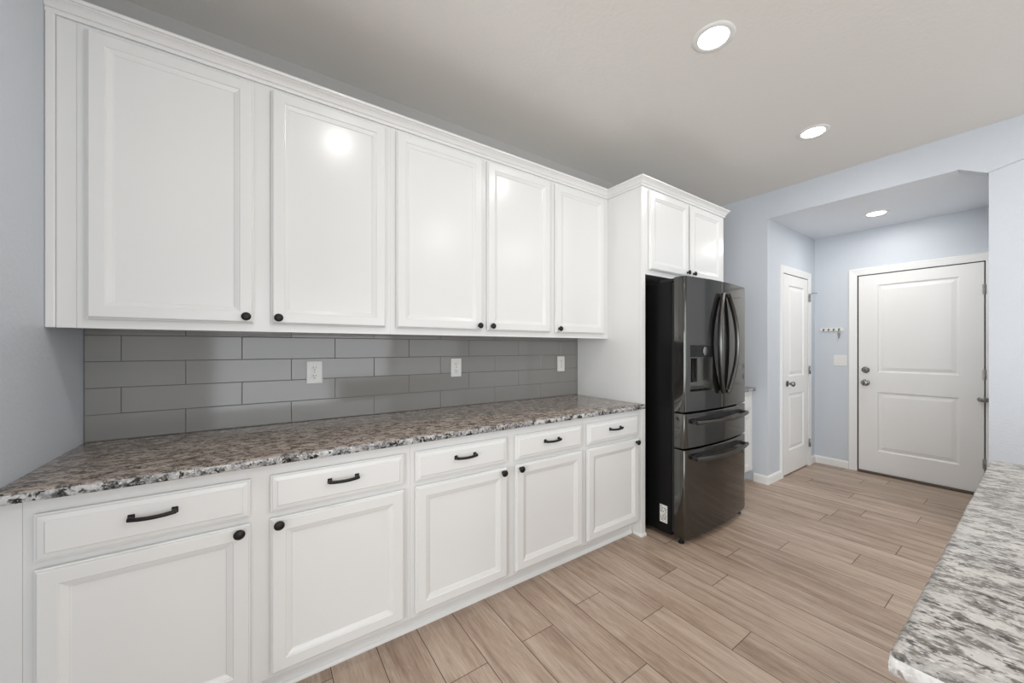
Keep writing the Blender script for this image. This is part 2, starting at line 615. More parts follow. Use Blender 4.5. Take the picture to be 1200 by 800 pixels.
link('door_stop', bm, M['nickel'], d1, 40, 'small hinge pin door stop')
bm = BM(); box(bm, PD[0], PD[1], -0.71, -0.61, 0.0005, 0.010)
struct('trim_3', bm, M['dark'], 'dark strip standing in for shade in the gap under the narrow entry door', 'threshold')  # shade under the door, built as a dark strip

# wide door (far wall of the entry)
d2 = thing('door_2', 'wide white two-panel door with deadbolt facing down the kitchen', 'door', (XF, ED[1], 0))
d2['kind'] = 'structure'
w = ED[1] - ED[0]
bm = BM()
X2 = XF + 0.004
frame_mesh(bm, (X2 + 0.030, ED[1] - 0.003, 0.020), (0, -1, 0), (0, 0, 1), (-1, 0, 0), w - 0.006, 2.045, [(0, 0), (0, 0.028), (0.002, 0.030)],
           [(0.150, w - 0.150, 0.22, 0.832), (0.150, w - 0.150, 1.035, 1.935)], RAISED)
link('panel', bm, M['door'], d2)
bm = BM()
lathe(bm, [(0.0, -0.001), (0.033, 0.0), (0.033, 0.008), (0.026, 0.014), (0.020, 0.022), (0.016, 0.030), (0.0, 0.031)], (X2, -1.168, 1.075), (-1, 0, 0), 28)
link('deadbolt', bm, M['nickel'], d2, 40, 'round nickel deadbolt above the knob')
bm = BM()
lathe(bm, [(0.0, -0.001), (0.034, 0.0), (0.034, 0.007), (0.027, 0.012), (0.012, 0.014), (0.011, 0.032), (0.020, 0.038), (0.028, 0.048), (0.029, 0.058), (0.022, 0.068), (0.0, 0.073)], (X2, -1.168, 0.942), (-1, 0, 0), 28)
link('knob', bm, M['nickel'], d2, 40, 'round nickel door knob')
for z in (1.82, 1.07, 0.285):
    hinge('hinge', d2, X2 - 0.012, ED[0] - 0.004, z, 'y')
bm = BM()
lathe(bm, [(0.0, -0.020), (0.030, -0.017), (0.038, -0.006), (0.038, 0.006), (0.030, 0.017), (0.0, 0.020)], (X2 - 0.035, ED[0] + 0.004, 0.852), (0, 0, 1), 24)
box(bm, X2 - 0.035, X2, ED[0] - 0.006, ED[0] + 0.006, 0.845, 0.859)
link('door_stop', bm, M['nickel'], d2, 40, 'oval nickel knob on the hinge side')
bm = BM(); box(bm, X2 - 0.03, X2 + 0.08, ED[0], ED[1], 0.0005, 0.017)
struct('trim_4', bm, M['sill'], 'dark threshold under the wide entry door', 'threshold')
bm = BM()
for ya_, yb_ in ((ED[1] - 0.001, ED[1] + 0.0115), (ED[0] - 0.0115, ED[0] + 0.001)):
    box(bm, X2 + 0.006, X2 + 0.05, ya_, yb_, 0.017, 2.08)
box(bm, X2 + 0.006, X2 + 0.05, ED[0], ED[1], 2.068, 2.084)
struct('trim_5', bm, M['dark'], 'dark strip standing in for shade in the gap around the wide entry door', 'gap shade')  # dark strips put where the gap beside the door is only shaded
for nm, yy in (('latch_plate', 1.075), ('strike_plate', 0.942)):
    bm = BM(); box(bm, X2 - 0.003, X2 + 0.01, ED[1] - 0.002, ED[1] + 0.004, yy - 0.03, yy + 0.03)
    link('strike_plate', bm, M['slot'], d2)

# ------------------------------------------------------------------ recessed lights
def downlight(x, y, z, label, group, power):
    t = thing('recessed_light', label, 'ceiling light', (x, y, z), group)
    bm = BM()
    lathe(bm, [(0.066, 0.0), (0.068, 0.005), (0.080, 0.006), (0.093, 0.003), (0.095, 0.0005)], (x, y, z), (0, 0, -1), 40)
    # ring only: drop the two caps
    caps = [f for f in bm.faces if len(f.verts) > 4]
    bmesh.ops.delete(bm, geom=caps, context='FACES_ONLY')
    link('trim_ring', bm, M['trimw'], t, 40)
    bm = BM()
    lathe(bm, [(0.0, 0.004), (0.04, 0.0038), (0.067, 0.002), (0.067, 0.0008)], (x, y, z), (0, 0, -1), 40)
    link('lens', bm, M['lens'], t, 40, 'glowing white lens')
    d = bpy.data.lights.new('lamp', 'AREA')
    d.shape = 'DISK'
    d.size = 0.13
    d.energy = power
    d.color = (1.0, 0.99, 0.965)
    lo = bpy.data.objects.new('lamp', d)
    COL.objects.link(lo)
    lo.parent = t
    lo.location = (0, 0, -0.008)
    return t
G = 'recessed kitchen ceiling lights'
downlight(1.764, -1.361, CEIL, 'recessed round ceiling light nearest the upper cabinets, larger of the two on the grey ceiling', G, LAMP_W[0])
downlight(3.095, -1.349, CEIL, 'recessed round ceiling light nearer the entry header, smaller of the two on the grey ceiling', G, LAMP_W[0])
downlight(0.46, -1.38, CEIL, 'recessed ceiling light above the left counter run, out of the frame', G, LAMP_W[0])
for x in (1.92, 3.15):
    downlight(x, -3.1, CEIL, 'recessed ceiling light of the second row behind the camera', G, LAMP_W[1])
downlight(4.612, -1.366, ALC, 'recessed round light in the lowered blue entry ceiling', None, LAMP_W[2])

# ------------------------------------------------------------------ cabinet doors, drawers, hardware
OUT_DOOR = [(0.0, 0.0), (0.0, 0.011), (0.004, 0.0125), (0.0055, 0.0175), (0.009, 0.020)]
IN_DOOR = [(0.0, 0.0), (0.003, -0.003), (0.006, -0.0035), (0.019, -0.0085), (0.020, -0.0105), (0.023, -0.0112)]
OUT_DRAWER = [(0.0, 0.0), (0.0, 0.010), (0.005, 0.0115), (0.007, 0.0145), (0.020, 0.0165), (0.023, 0.020)]


def knob_bm(x, y, z):
    bm = BM()
    lathe(bm, [(0.0, 0.0), (0.009, 0.0), (0.008, 0.004), (0.006, 0.010), (0.008, 0.014), (0.0155, 0.017), (0.0170, 0.021), (0.0155, 0.025), (0.009, 0.028), (0.0, 0.0285)], (x, y, z), (0, -1, 0), 24)
    return bm


def cab_door(parent, x0, x1, yb, z0, z1, knob=None, stile=0.046):
    bm = BM()
    w, h = x1 - x0, z1 - z0
    frame_mesh(bm, (x0, yb, z0), (1, 0, 0), (0, 0, 1), (0, -1, 0), w, h, OUT_DOOR, [(stile, w - stile, stile, h - stile)], IN_DOOR)
    d = link('door', bm, M['white'], parent)
    if knob:
        link('knob', knob_bm(knob[0], yb - 0.0195, knob[1]), M['bronze'], d, 50, 'black round knob')
    return d


def pull_bm(xc, y, z):
    bm = BM()
    hw = 0.049
    for s in (-1, 1):
        x = xc + s * hw
        box(bm, x - 0.008, x + 0.008, y - 0.004, y, z - 0.010, z + 0.010, 0.0012, 1)
        box(bm, x - 0.0055, x + 0.0055, y - 0.022, y - 0.003, z - 0.0065, z + 0.0065, 0.001, 1)
    pts = []
    for i in range(13):
        t = -1 + i / 6
        pts.append((xc + t * (hw + 0.005), y - 0.021 - 0.009 * (1 - t * t), z - 0.002 * (1 - t * t)))
    bar(bm, pts, 0.0045, 0.006, (0, 0, 1))
    return bm


def cab_drawer(parent, x0, x1, yb, z0, z1):
    bm = BM()
    frame_mesh(bm, (x0, yb, z0), (1, 0, 0), (0, 0, 1), (0, -1, 0), x1 - x0, z1 - z0, OUT_DRAWER, [], [])
    d = link('drawer', bm, M['white'], parent)
    link('handle', pull_bm((x0 + x1) / 2 - 0.001, yb - 0.0195, (z0 + z1) / 2 + 0.012), M['bronze'], d, 40, 'black bow-shaped pull')
    return d


def face_frame(bm, x0, x1, z0, z1, yf, openings, th=0.019):
    """frame board with rectangular openings (x0,x1,z0,z1)"""
    us = sorted({x0, x1, *[v for q in openings for v in q[:2]]})
    vs = sorted({z0, z1, *[v for q in openings for v in q[2:]]})
    front = {}
    def V(a, b, y):
        k = (round(a, 5), round(b, 5), y)
        if k not in front:
            front[k] = bm.verts.new((a, y, b))
        return front[k]
    solid = set()
    for i in range(len(us) - 1):
        for j in range(len(vs) - 1):
            cu, cv = (us[i] + us[i + 1]) / 2, (vs[j] + vs[j + 1]) / 2
            if not any(q[0] < cu < q[1] and q[2] < cv < q[3] for q in openings):
                solid.add((i, j))
    yb = yf + th
    for (i, j) in solid:
        a, b, c, d = us[i], us[i + 1], vs[j], vs[j + 1]
        bm.faces.new((V(a, c, yf), V(b, c, yf), V(b, d, yf), V(a, d, yf)))
        bm.faces.new((V(a, c, yb), V(b, c, yb), V(b, d, yb), V(a, d, yb)))
        for (di, dj, p, q) in ((-1, 0, (a, c), (a, d)), (1, 0, (b, c), (b, d)), (0, -1, (a, c), (b, c)), (0, 1, (a, d), (b, d))):
            if (i + di, j + dj) not in solid:
                bm.faces.new((V(*p, yf), V(*q, yf), V(*q, yb), V(*p, yb)))


YU = -0.337      # upper face frame front
UB, UT = 1.376, 2.437
UD0, UD1 = 1.409, 2.415
uppers = [
    ('white upper cabinet at the left wall, two wide doors with knobs facing each other', -0.510, 0.545, [(-0.486, -0.016, 'r'), (0.043, 0.518, 'l')]),
    ('white upper cabinet in the middle of the run, two doors with paired inner knobs', 0.545, 1.600, [(0.570, 1.067, 'r'), (1.100, 1.578, 'l')]),
    ('narrow single-door white upper cabinet beside the tall refrigerator panel', 1.600, 2.150, [(1.624, 2.098, 'l')]),
]
for i, (lab, x0, x1, ds) in enumerate(uppers):
    t = thing('wall_cabinet', lab, 'kitchen cabinet', ((x0 + x1) / 2, -0.16, UB), 'white upper cabinets over the counter')
    bm = BM(); box(bm, x0 + 0.0005, x1 - 0.0005, YU + 0.019, -0.002, UB + 0.006, UT)
    link('body', bm, M['white'], t)
    bm = BM(); face_frame(bm, x0 + 0.0003, x1 - 0.0003, UB, UT, YU, [(a + 0.015, b - 0.015, UD0 + 0.015, UD1 - 0.015) for a, b, _ in ds])
    link('face_frame', bm, M['white'], t)
    for a, b, k in ds:
        kx = b - 0.026 if k == 'r' else a + 0.026
        cab_door(t, a, b, YU - 0.0030, UD0, UD1, (kx, UD0 + 0.027))
    if i == 0:
        bm = BM(); box(bm, -0.556, -0.5105, YU, YU + 0.02, UB, UT, 0.001, 1)
        link('filler_strip', bm, M['white'], t)
        bm = BM(); box(bm, XL + 0.001, -0.5565, YU - 0.008, YU + 0.012, UB, UT, 0.003, 2)
        link('scribe_moulding', bm, M['white'], t)

CROWN = [(0.0, 0.0), (0.008, 0.0), (0.0095, 0.004), (0.0105, 0.009), (0.0085, 0.0125), (0.0085, 0.015), (0.013, 0.0165), (0.0155, 0.021), (0.020, 0.030), (0.027, 0.038), (0.031, 0.041), (0.031, 0.044), (0.037, 0.047), (0.039, 0.052), (0.039, 0.058), (0.0, 0.058)]
CZ = 2.431
crown = [(o, CZ + z) for o, z in CROWN]
bm = BM()
sweep(bm, [(XL + 0.001, YU - 0.0005), (2.1505, YU - 0.0005), (2.1505, -0.6485), (3.2665, -0.6485), (3.2665, -0.01)], crown)
o = link('crown_moulding', bm, M['white'], None, 35)
tag(o, 'long white crown moulding along the cabinet tops, stepping out around the refrigerator cabinet', 'moulding')

# tall refrigerator enclosure
YF = -0.648
XP = 2.152
tp = thing('tall_end_panel', 'tall white end panel between the granite counter and the black refrigerator', 'cabinet panel', (2.17, -0.3, 0))
bm = BM(); box(bm, XP, XP + 0.019, YF + 0.02, -0.002, 0.0, UT)
link('side_panel', bm, M['white'], tp)
bm = BM(); box(bm, XP - 0.001, XP + 0.040, YF, YF + 0.0195, 0.0, UT, 0.001, 1)
link('front_stile', bm, M['white'], tp)
bm = BM()
sweep(bm, [(XP - 0.0012, -0.583), (XP - 0.0012, YF - 0.0003), (XP + 0.042, YF - 0.0003)], [(0, 0), (0.010, 0), (0.010, 0.008), (0.006, 0.016), (0, 0.02)])
link('shoe_moulding', bm, M['trimw'], tp)

FB = 1.822
fc = thing('refrigerator_cabinet', 'white two-door cabinet above the refrigerator', 'kitchen cabinet', (2.72, -0.3, FB))
FR = 3.245
bm = BM(); box(bm, XP + 0.0415, FR, YF + 0.019, -0.002, FB + 0.01, UT)
link('body', bm, M['white'], fc)
fds = [(2.222, 2.700, 'r'), (2.735, 3.190, 'l')]
bm = BM(); face_frame(bm, XP + 0.0405, FR, FB, UT, YF, [(a + 0.015, b - 0.015, 1.862 + 0.015, UD1 - 0.015) for a, b, _ in fds])
link('face_frame', bm, M['white'], fc)
for a, b, k in fds:
    cab_door(fc, a, b, YF - 0.0030, 1.856, UD1, ((b - 0.024) if k == 'r' else (a + 0.024), 1.884))
tp2 = thing('tall_end_panel', 'tall white end panel on the far side of the refrigerator, mostly hidden', 'cabinet panel', (3.25, -0.3, 0))
bm = BM(); box(bm, FR + 0.001, FR + 0.02, YF, -0.002, 0.0, UT, 0.001, 1)
link('side_panel', bm, M['white'], tp2)
# base cabinets
YB = -0.640
CT0, CT1 = 0.887, 0.919
TK = 0.105
bases = [
    ('white base cabinet at the left end, two drawers, two doors with facing knobs', -0.530, 0.545, [(-0.507, -0.024, 'r'), (0.034, 0.515, 'l')]),
    ('white base cabinet in the middle of the run, two drawers over two doors', 0.545, 1.600, [(0.565, 1.046, 'r'), (1.098, 1.581, 'l')]),
    ('narrow white base cabinet with one drawer and one door beside the refrigerator panel', 1.600, 2.1495, [(1.623, 2.108, 'r')]),
]
for i, (lab, x0, x1, ds) in enumerate(bases):
    t = thing('base_cabinet', lab, 'kitchen cabinet', ((x0 + x1) / 2, -0.3, 0), 'white base cabinets under the brown granite')
    bm = BM(); box(bm, x0 + 0.0005, x1 - 0.0005, YB + 0.019, -0.01, TK, CT0 - 0.001)
    link('body', bm, M['white'], t)
    ops = []
    for a, b, _ in ds:
        ops += [(a + 0.015, b - 0.015, 0.14, 0.675), (a + 0.015, b - 0.015, 0.722, 0.83)]
    bm = BM(); face_frame(bm, x0 + 0.0003, x1 - 0.0003, TK, CT0 - 0.001, YB, ops)
    link('face_frame', bm, M['white'], t)
    for a, b, k in ds:
        cab_drawer(t, a, b, YB - 0.0030, 0.711, 0.844)
        cab_door(t, a, b, YB - 0.0030, 0.124, 0.688, (b - 0.030 if k == 'r' else a + 0.026, 0.668), 0.046)
    bm = BM(); box(bm, (XL + 0.001 if i == 0 else x0 + 0.0003), x1 - 0.0003, -0.567, -0.555, 0.0, TK)
    sweep(bm, [((XL + 0.001 if i == 0 else x0 + 0.0003), -0.567), (min(x1, 2.139), -0.567)], [(0, 0), (0.012, 0), (0.012, 0.006), (0.008, 0.014), (0, 0.018)])
    link('toe_kick', bm, M['trimw'], t)
    if i == 0:
        bm = BM(); box(bm, XL + 0.001, -0.5305, YB, YB + 0.02, TK, CT0 - 0.001, 0.001, 1)
        link('filler_strip', bm, M['white'], t)

# ------------------------------------------------------------------ countertops
def countertop(name, x0, x1, y0, y1, z0, z1, mats, free, label, cat, group=None):
    """free: which sides ('x0','x1','y0','y1') carry the rough rounded edge"""
    bm = BM()
    e = 0.009
    NX = max(2, int((x1 - x0) / 0.02)); NY = max(2, int((y1 - y0) / 0.02))
    def outline():
        pts = []
        for i in range(NX):
            pts.append((x0 + (x1 - x0) * i / NX, y0, 'y0'))
        for j in range(NY):
            pts.append((x1, y0 + (y1 - y0) * j / NY, 'x1'))
        for i in range(NX):
            pts.append((x1 - (x1 - x0) * i / NX, y1, 'y1'))
        for j in range(NY):
            pts.append((x0, y1 - (y1 - y0) * j / NY, 'x0'))
        return pts
    pts = outline()
    levels = [(0.004, z0), (0.0, z0 + 0.004), (-0.0015, (z0 + z1) / 2), (0.0, z1 - 0.006), (0.0012, z1 - 0.0022), (0.004, z1)]
    rr = random.Random(3)
    rings = []
    for li, (ins, z) in enumerate(levels):
        rg = []
        for (x, y, s) in pts:
            nx = ny = 0
            if abs(x - x0) < 1e-6 and 'x0' in free: nx = 1
            if abs(x - x1) < 1e-6 and 'x1' in free: nx = -1
            if abs(y - y0) < 1e-6 and 'y0' in free: ny = 1
            if abs(y - y1) < 1e-6 and 'y1' in free: ny = -1
            j = rr.uniform(-0.0011, 0.0011) if 0 < li < 5 else 0
            rg.append(bm.verts.new((x + nx * (ins + j), y + ny * (ins + j), z)))
        rings.append(rg)
    n = len(pts)
    for li, (a, b) in enumerate(zip(rings, rings[1:])):
        for k in range(n):
            f = bm.faces.new((a[k], a[(k + 1) % n], b[(k + 1) % n], b[k]))
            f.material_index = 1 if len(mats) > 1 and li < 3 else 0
    bm.faces.new(rings[0]); bm.faces.new(rings[-1])
    o = link(name, bm, mats, None, 50)
    return tag(o, label, cat, group)

countertop('granite_countertop', XL + 0.001, XP - 0.0015, -0.676, -0.001, CT0, CT1, [M['granite'], M['granite_lit_edge']], ('y0',),
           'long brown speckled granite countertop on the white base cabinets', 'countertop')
countertop('granite_countertop', 0.663, 2.075, -2.95, -2.180, 0.884, 0.915, [M['granite_lit'], M['granite_lit_pale_edge']], ('x0', 'x1', 'y1'),
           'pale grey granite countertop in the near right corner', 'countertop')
pb = thing('island_cabinet', 'white island cabinet under the pale grey granite, hidden below its edge', 'kitchen cabinet', (1.37, -2.56, 0))
bm = BM(); box(bm, 0.72, 2.02, -2.92, -2.225, 0.10, 0.883, 0.002, 1)
link('body', bm, M['white'], pb)
bm = BM(); box(bm, 0.76, 1.98, -2.88, -2.29, 0.0, 0.0995)
link('plinth', bm, M['white'], pb)
for a, b in ((0.74, 1.36), (1.38, 2.0)):
    bm = BM()
    frame_mesh(bm, (b, -2.2245, 0.13), (-1, 0, 0), (0, 0, 1), (0, 1, 0), b - a, 0.70, OUT_DOOR, [(0.046, b - a - 0.046, 0.046, 0.654)], IN_DOOR)
    link('door', bm, M['white'], pb)

# short run past the refrigerator
FX0 = FR + 0.022
t = thing('base_cabinet', 'small white base cabinet between the refrigerator and the blue wall', 'kitchen cabinet', (3.6, -0.3, 0))
YS = -0.585
bm = BM(); box(bm, FX0, XR - 0.002, YS + 0.019, -0.002, TK, CT0 - 0.001)
link('body', bm, M['white'], t)
bm = BM(); face_frame(bm, FX0, XR - 0.002, TK, CT0 - 0.001, YS, [(FX0 + 0.04, 3.87, 0.14, 0.675), (FX0 + 0.04, 3.87, 0.722, 0.83)])
link('face_frame', bm, M['white'], t)
cab_drawer(t, FX0 + 0.025, 3.895, YS - 0.0030, 0.711, 0.844)
cab_door(t, FX0 + 0.025, 3.895, YS - 0.0030, 0.124, 0.688, (FX0 + 0.06, 0.668))
bm = BM(); box(bm, FX0, XR - 0.002, -0.51, -0.498, 0, TK)
link('toe_kick', bm, M['trimw'], t)
countertop('granite_countertop', FX0, XR - 0.001, -0.622, 0.006, CT0, CT1, [M['granite'], M['granite_lit_edge']], ('y0',),
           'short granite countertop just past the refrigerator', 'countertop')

# ------------------------------------------------------------------ tile backsplash
bs = thing('tile_backsplash', 'grey glossy running-bond tile backsplash behind the brown granite', 'backsplash', (0.8, 0.0, CT1))
bm = BM()
tilt = random.Random(11)
L_, T_ = 0.4075, 0.110
for row in range(5):
    z0 = CT1 + 0.001 + row * T_
    z1 = min(z0 + T_, 1.400)
    ph = -0.4738 + (L_ / 2 if row % 2 == 0 else 0)
    k = math.floor((XL - ph) / L_)
    while ph + k * L_ < XP - 0.002:
        a, b = max(ph + k * L_, XL + 0.001), min(ph + (k + 1) * L_, XP - 0.002)
        k += 1
        if b - a < 0.01:
            continue
        g = 0.0010
        e = 0.0012
        dx, dz = tilt.uniform(-1, 1) * 0.0005, tilt.uniform(-1, 1) * 0.0003
        yf = 0.0006
        def q(x, z, ins, y):
            return bm.verts.new((x, y, z))
        r0 = [q(a + g, z0 + g, 0, 0.006), q(b - g, z0 + g, 0, 0.006), q(b - g, z1 - g, 0, 0.006), q(a + g, z1 - g, 0, 0.006)]
        r1 = [q(a + g, z0 + g, 0, yf + e), q(b - g, z0 + g, 0, yf + e), q(b - g, z1 - g, 0, yf + e), q(a + g, z1 - g, 0, yf + e)]
        i = g + e
        r2 = [q(a + i, z0 + i, 0, yf - dx - dz), q(b - i, z0 + i, 0, yf + dx - dz), q(b - i, z1 - i, 0, yf + dx + dz), q(a + i, z1 - i, 0, yf - dx + dz)]
        for A, B in ((r0, r1), (r1, r2)):
            for m_ in range(4):
                bm.faces.new((A[m_], A[(m_ + 1) % 4], B[(m_ + 1) % 4], B[m_]))
        bm.faces.new(r2)
link('tiles', bm, M['tile'], bs)
bm = BM(); box(bm, XL + 0.001, XP - 0.002, 0.0032, 0.0075, CT1 + 0.0005, 1.400)
link('grout', bm, M['grout'], bs, label='thin dark grout')

def outlet(xc, zc, label):
    t = thing('outlet', label, 'outlet', (xc, 0, zc), 'white outlets on the grey tile')
    bm = BM(); box(bm, xc - 0.037, xc + 0.037, -0.0065, -0.0006, zc - 0.060, zc + 0.060, 0.003, 2)
    p = link('cover_plate', bm, M['plastic'], t)
    for s in (-1, 1):
        bm = BM()
        zz = zc + s * 0.0215
        lathe(bm, [(0.0165, 0.0), (0.0165, 0.0025), (0.0155, 0.003), (0.0, 0.003)], (xc, -0.0062, zz), (0, -1, 0), 24, (1, 0.9))
        r = link('receptacle', bm, M['plastic'], p)
        bm = BM()
        for dx, h in ((-0.0065, 0.0045), (0.0065, 0.0035)):
            box(bm, xc + dx - 0.0012, xc + dx + 0.0012, -0.0097, -0.0085, zz + 0.004 - h, zz + 0.004 + h)
        lathe(bm, [(0.0027, 0.0), (0.0027, 0.0012), (0.0, 0.0012)], (xc, -0.0085, zz - 0.008), (0, -1, 0), 12)
        link('slots', bm, M['slot'], t)
    bm = BM()
    lathe(bm, [(0.003, 0), (0.003, 0.001), (0.0, 0.0014)], (xc, -0.0064, zc), (0, -1, 0), 12)
    link('screw', bm, M['nickel'], t)
    return t
outlet(0.242, 1.176, 'white duplex outlet on the grey tile, nearest the left wall')
outlet(1.060, 1.176, 'white duplex outlet on the grey tile, middle one of the run')
outlet(1.971, 1.178, 'white duplex outlet on the grey tile, beside the tall end panel')

# ------------------------------------------------------------------ refrigerator
FX = (2.270, 3.130)
FYD = -0.822          # back of the doors
def front_y(x):       # bowed door front
    t = (x - FX[0]) / (FX[1] - FX[0]) * 2 - 1
    return -0.902 - 0.030 * (1 - t * t) + 0.012 * max(0, t)

fr = thing('refrigerator', 'black stainless french-door refrigerator with curved handles and water dispenser', 'refrigerator', (2.7, -0.45, 0))
bm = BM(); box(bm, FX[0], FX[1], -0.800, -0.03, 0.035, 1.758, 0.004, 2)
link('body', bm, M['fridge_side'], fr)
bm = BM(); box(bm, FX[0] + 0.006, FX[1] - 0.006, FYD + 0.001, -0.8005, 0.06, 1.75)
link('gasket', bm, M['gasket'], fr, label='black door seal')


def bow_door(x0, x1, z0, z1, hole=None, er=0.012):
    """door shell with bowed front, rounded vertical edges; hole (x0,x1,z0,z1) opens to a niche"""
    bm = BM()
    n = 26
    xs = [x0 + (x1 - x0) * i / n for i in range(n + 1)]
    if hole:
        xs = [x for x in xs if abs(x - hole[0]) > 0.007 and abs(x - hole[1]) > 0.007] + [hole[0], hole[1]]
        xs.sort()
    # profile along x including rounded corners
    prof = [(x0, FYD), (x0, front_y(x0) + er)]
    for a in (30, 60):
        A = math.radians(a)
        prof.append((x0 + er - er * math.cos(A), front_y(x0) + er - er * math.sin(A)))
    inner = [x for x in xs if x0 + er - 1e-6 <= x <= x1 - er + 1e-6]
    prof += [(x, front_y(x)) for x in inner]
    for a in (60, 30):
        A = math.radians(a)
        prof.append((x1 - er + er * math.cos(A), front_y(x1) + er - er * math.sin(A)))
    prof += [(x1, front_y(x1) + er), (x1, FYD)]
    zs = [z0, z0 + 0.004, z1 - 0.004, z1]
    if hole:
        zs = sorted(zs + [hole[2], hole[3]])
    g = []
    for j, z in enumerate(zs):
        ins = 0.004 if j in (0, len(zs) - 1) else 0.0
        g.append([bm.verts.new((x, min(y + ins, FYD), z)) for x, y in prof])
    for j in range(len(zs) - 1):
        for i in range(len(prof) - 1):
            xm, zm = (prof[i][0] + prof[i + 1][0]) / 2, (zs[j] + zs[j + 1]) / 2
            if hole and hole[0] < xm < hole[1] and hole[2] < zm < hole[3]:
                continue
            bm.faces.new((g[j][i], g[j][i + 1], g[j + 1][i + 1], g[j + 1][i]))
        bm.faces.new((g[j][0], g[j][-1], g[j + 1][-1], g[j + 1][0]))
    bm.faces.new(g[0]); bm.faces.new(g[-1])
    return bm

XM = 2.703
DZ0, DZ1 = 0.880, 1.782
HOLE = (2.318, 2.566, 1.015, 1.325)
ld = link('door', bow_door(FX[0], XM - 0.003, DZ0, DZ1, HOLE), M['fridge'], fr, 35)
rd = link('door', bow_door(XM + 0.003, FX[1], DZ0, DZ1), M['fridge'], fr, 35)
dr1 = link('drawer', bow_door(FX[0], FX[1], 0.640, 0.868), M['fridge'], fr, 35)
dr2 = link('drawer', bow_door(FX[0], FX[1], 0.046, 0.628), M['fridge'], fr, 35)

# water dispenser in the left door
h = HOLE
e = 0.0008
bm = BM()
yb = -0.838
cols = [h[0] + e + (h[1] - h[0] - 2 * e) * i / 8 for i in range(9)]
fz0, fz1 = h[2] + e, h[3] - e
fr_lo = [bm.verts.new((x, front_y(x) + 0.001, fz0)) for x in cols]
fr_hi = [bm.verts.new((x, front_y(x) + 0.001, fz1)) for x in cols]
bk_lo = [bm.verts.new((x, yb, fz0 + 0.012)) for x in cols]
bk_hi = [bm.verts.new((x, yb, fz1)) for x in cols]
for i in range(8):
    bm.faces.new((fr_lo[i], fr_lo[i + 1], bk_lo[i + 1], bk_lo[i]))
    bm.faces.new((fr_hi[i], fr_hi[i + 1], bk_hi[i + 1], bk_hi[i]))
    bm.faces.new((bk_lo[i], bk_lo[i + 1], bk_hi[i + 1], bk_hi[i]))
bm.faces.new((fr_lo[0], bk_lo[0], bk_hi[0], fr_hi[0]))
bm.faces.new((fr_lo[8], bk_lo[8], bk_hi[8], fr_hi[8]))
nch = link('dispenser_niche', bm, M['niche'], ld, label='dark metal water dispenser recess')
bm = BM()
zt = h[3] - 0.080
va = [bm.verts.new((x, front_y(x) + 0.0005, zt)) for x in cols]
vb = [bm.verts.new((x, front_y(x) + 0.0005, h[3] - 0.001)) for x in cols]
vc = [bm.verts.new((x, -0.845, zt - 0.004)) for x in cols]
for i in range(8):
    bm.faces.new((va[i], va[i + 1], vb[i + 1], vb[i]))
    bm.faces.new((va[i], va[i + 1], vc[i + 1], vc[i]))
link('control_panel', bm, M['gloss_black'], ld, label='gloss black control panel')
bm = BM()
lathe(bm, [(0.030, 0.0), (0.030, 0.003), (0.026, 0.005), (0.0, 0.005)], (2.475, front_y(2.475) - 0.0002, h[3] - 0.040), (0, -1, 0), 28)
link('dial', bm, M['dial'], ld, 40, 'round metal dial')
bm = BM(); box(bm, 2.41, 2.475, -0.868, -0.858, 1.07, 1.235, 0.003, 2)
link('paddle', bm, M['gloss_black'], ld, label='black dispenser paddle')
bm = BM(); box(bm, h[0] + 0.01, h[1] - 0.01, -0.905, -0.850, h[2] + 0.009, h[2] + 0.016, 0.002, 1)
link('drip_tray', bm, M['gloss_black'], ld)


def v_handle(parent, xe, xm):
    bm = BM()
    z0, z1 = 0.985, 1.692
    pts = []
    n = 24
    for i in range(n + 1):
        t = -1 + 2 * i / n
        y = -0.952 - 0.014 * (1 - t * t)
        pts.append((xm + (xe - xm) * t * t, y, (z0 + z1) / 2 + t * (z1 - z0) / 2))
    bar(bm, pts, 0.0095, 0.016, (0, -1, 0))
    for s, zz in ((-1, z0 + 0.012), (1, z1 - 0.012)):
        box(bm, xe - 0.010, xe + 0.010, -0.958, front_y(xe) + 0.001, zz - 0.012, zz + 0.012, 0.002, 1)
    hd = link('handle', bm, M['fridge_handle'], parent, 40, 'curved dark steel handle')
    bm = BM()
    bar(bm, [(x + 0.013, y + 0.006, z * 0.985 + 0.0201) for x, y, z in pts], 0.005, 0.014, (0, -1, 0))
    link('handle_shade_bar', bm, M['gasket'], parent, 40, 'black bar standing in for the dark shaded side of the handle')  # black bar added to darken the handle's side like shade
v_handle(ld, 2.664, 2.590)
v_handle(rd, 2.730, 2.838)


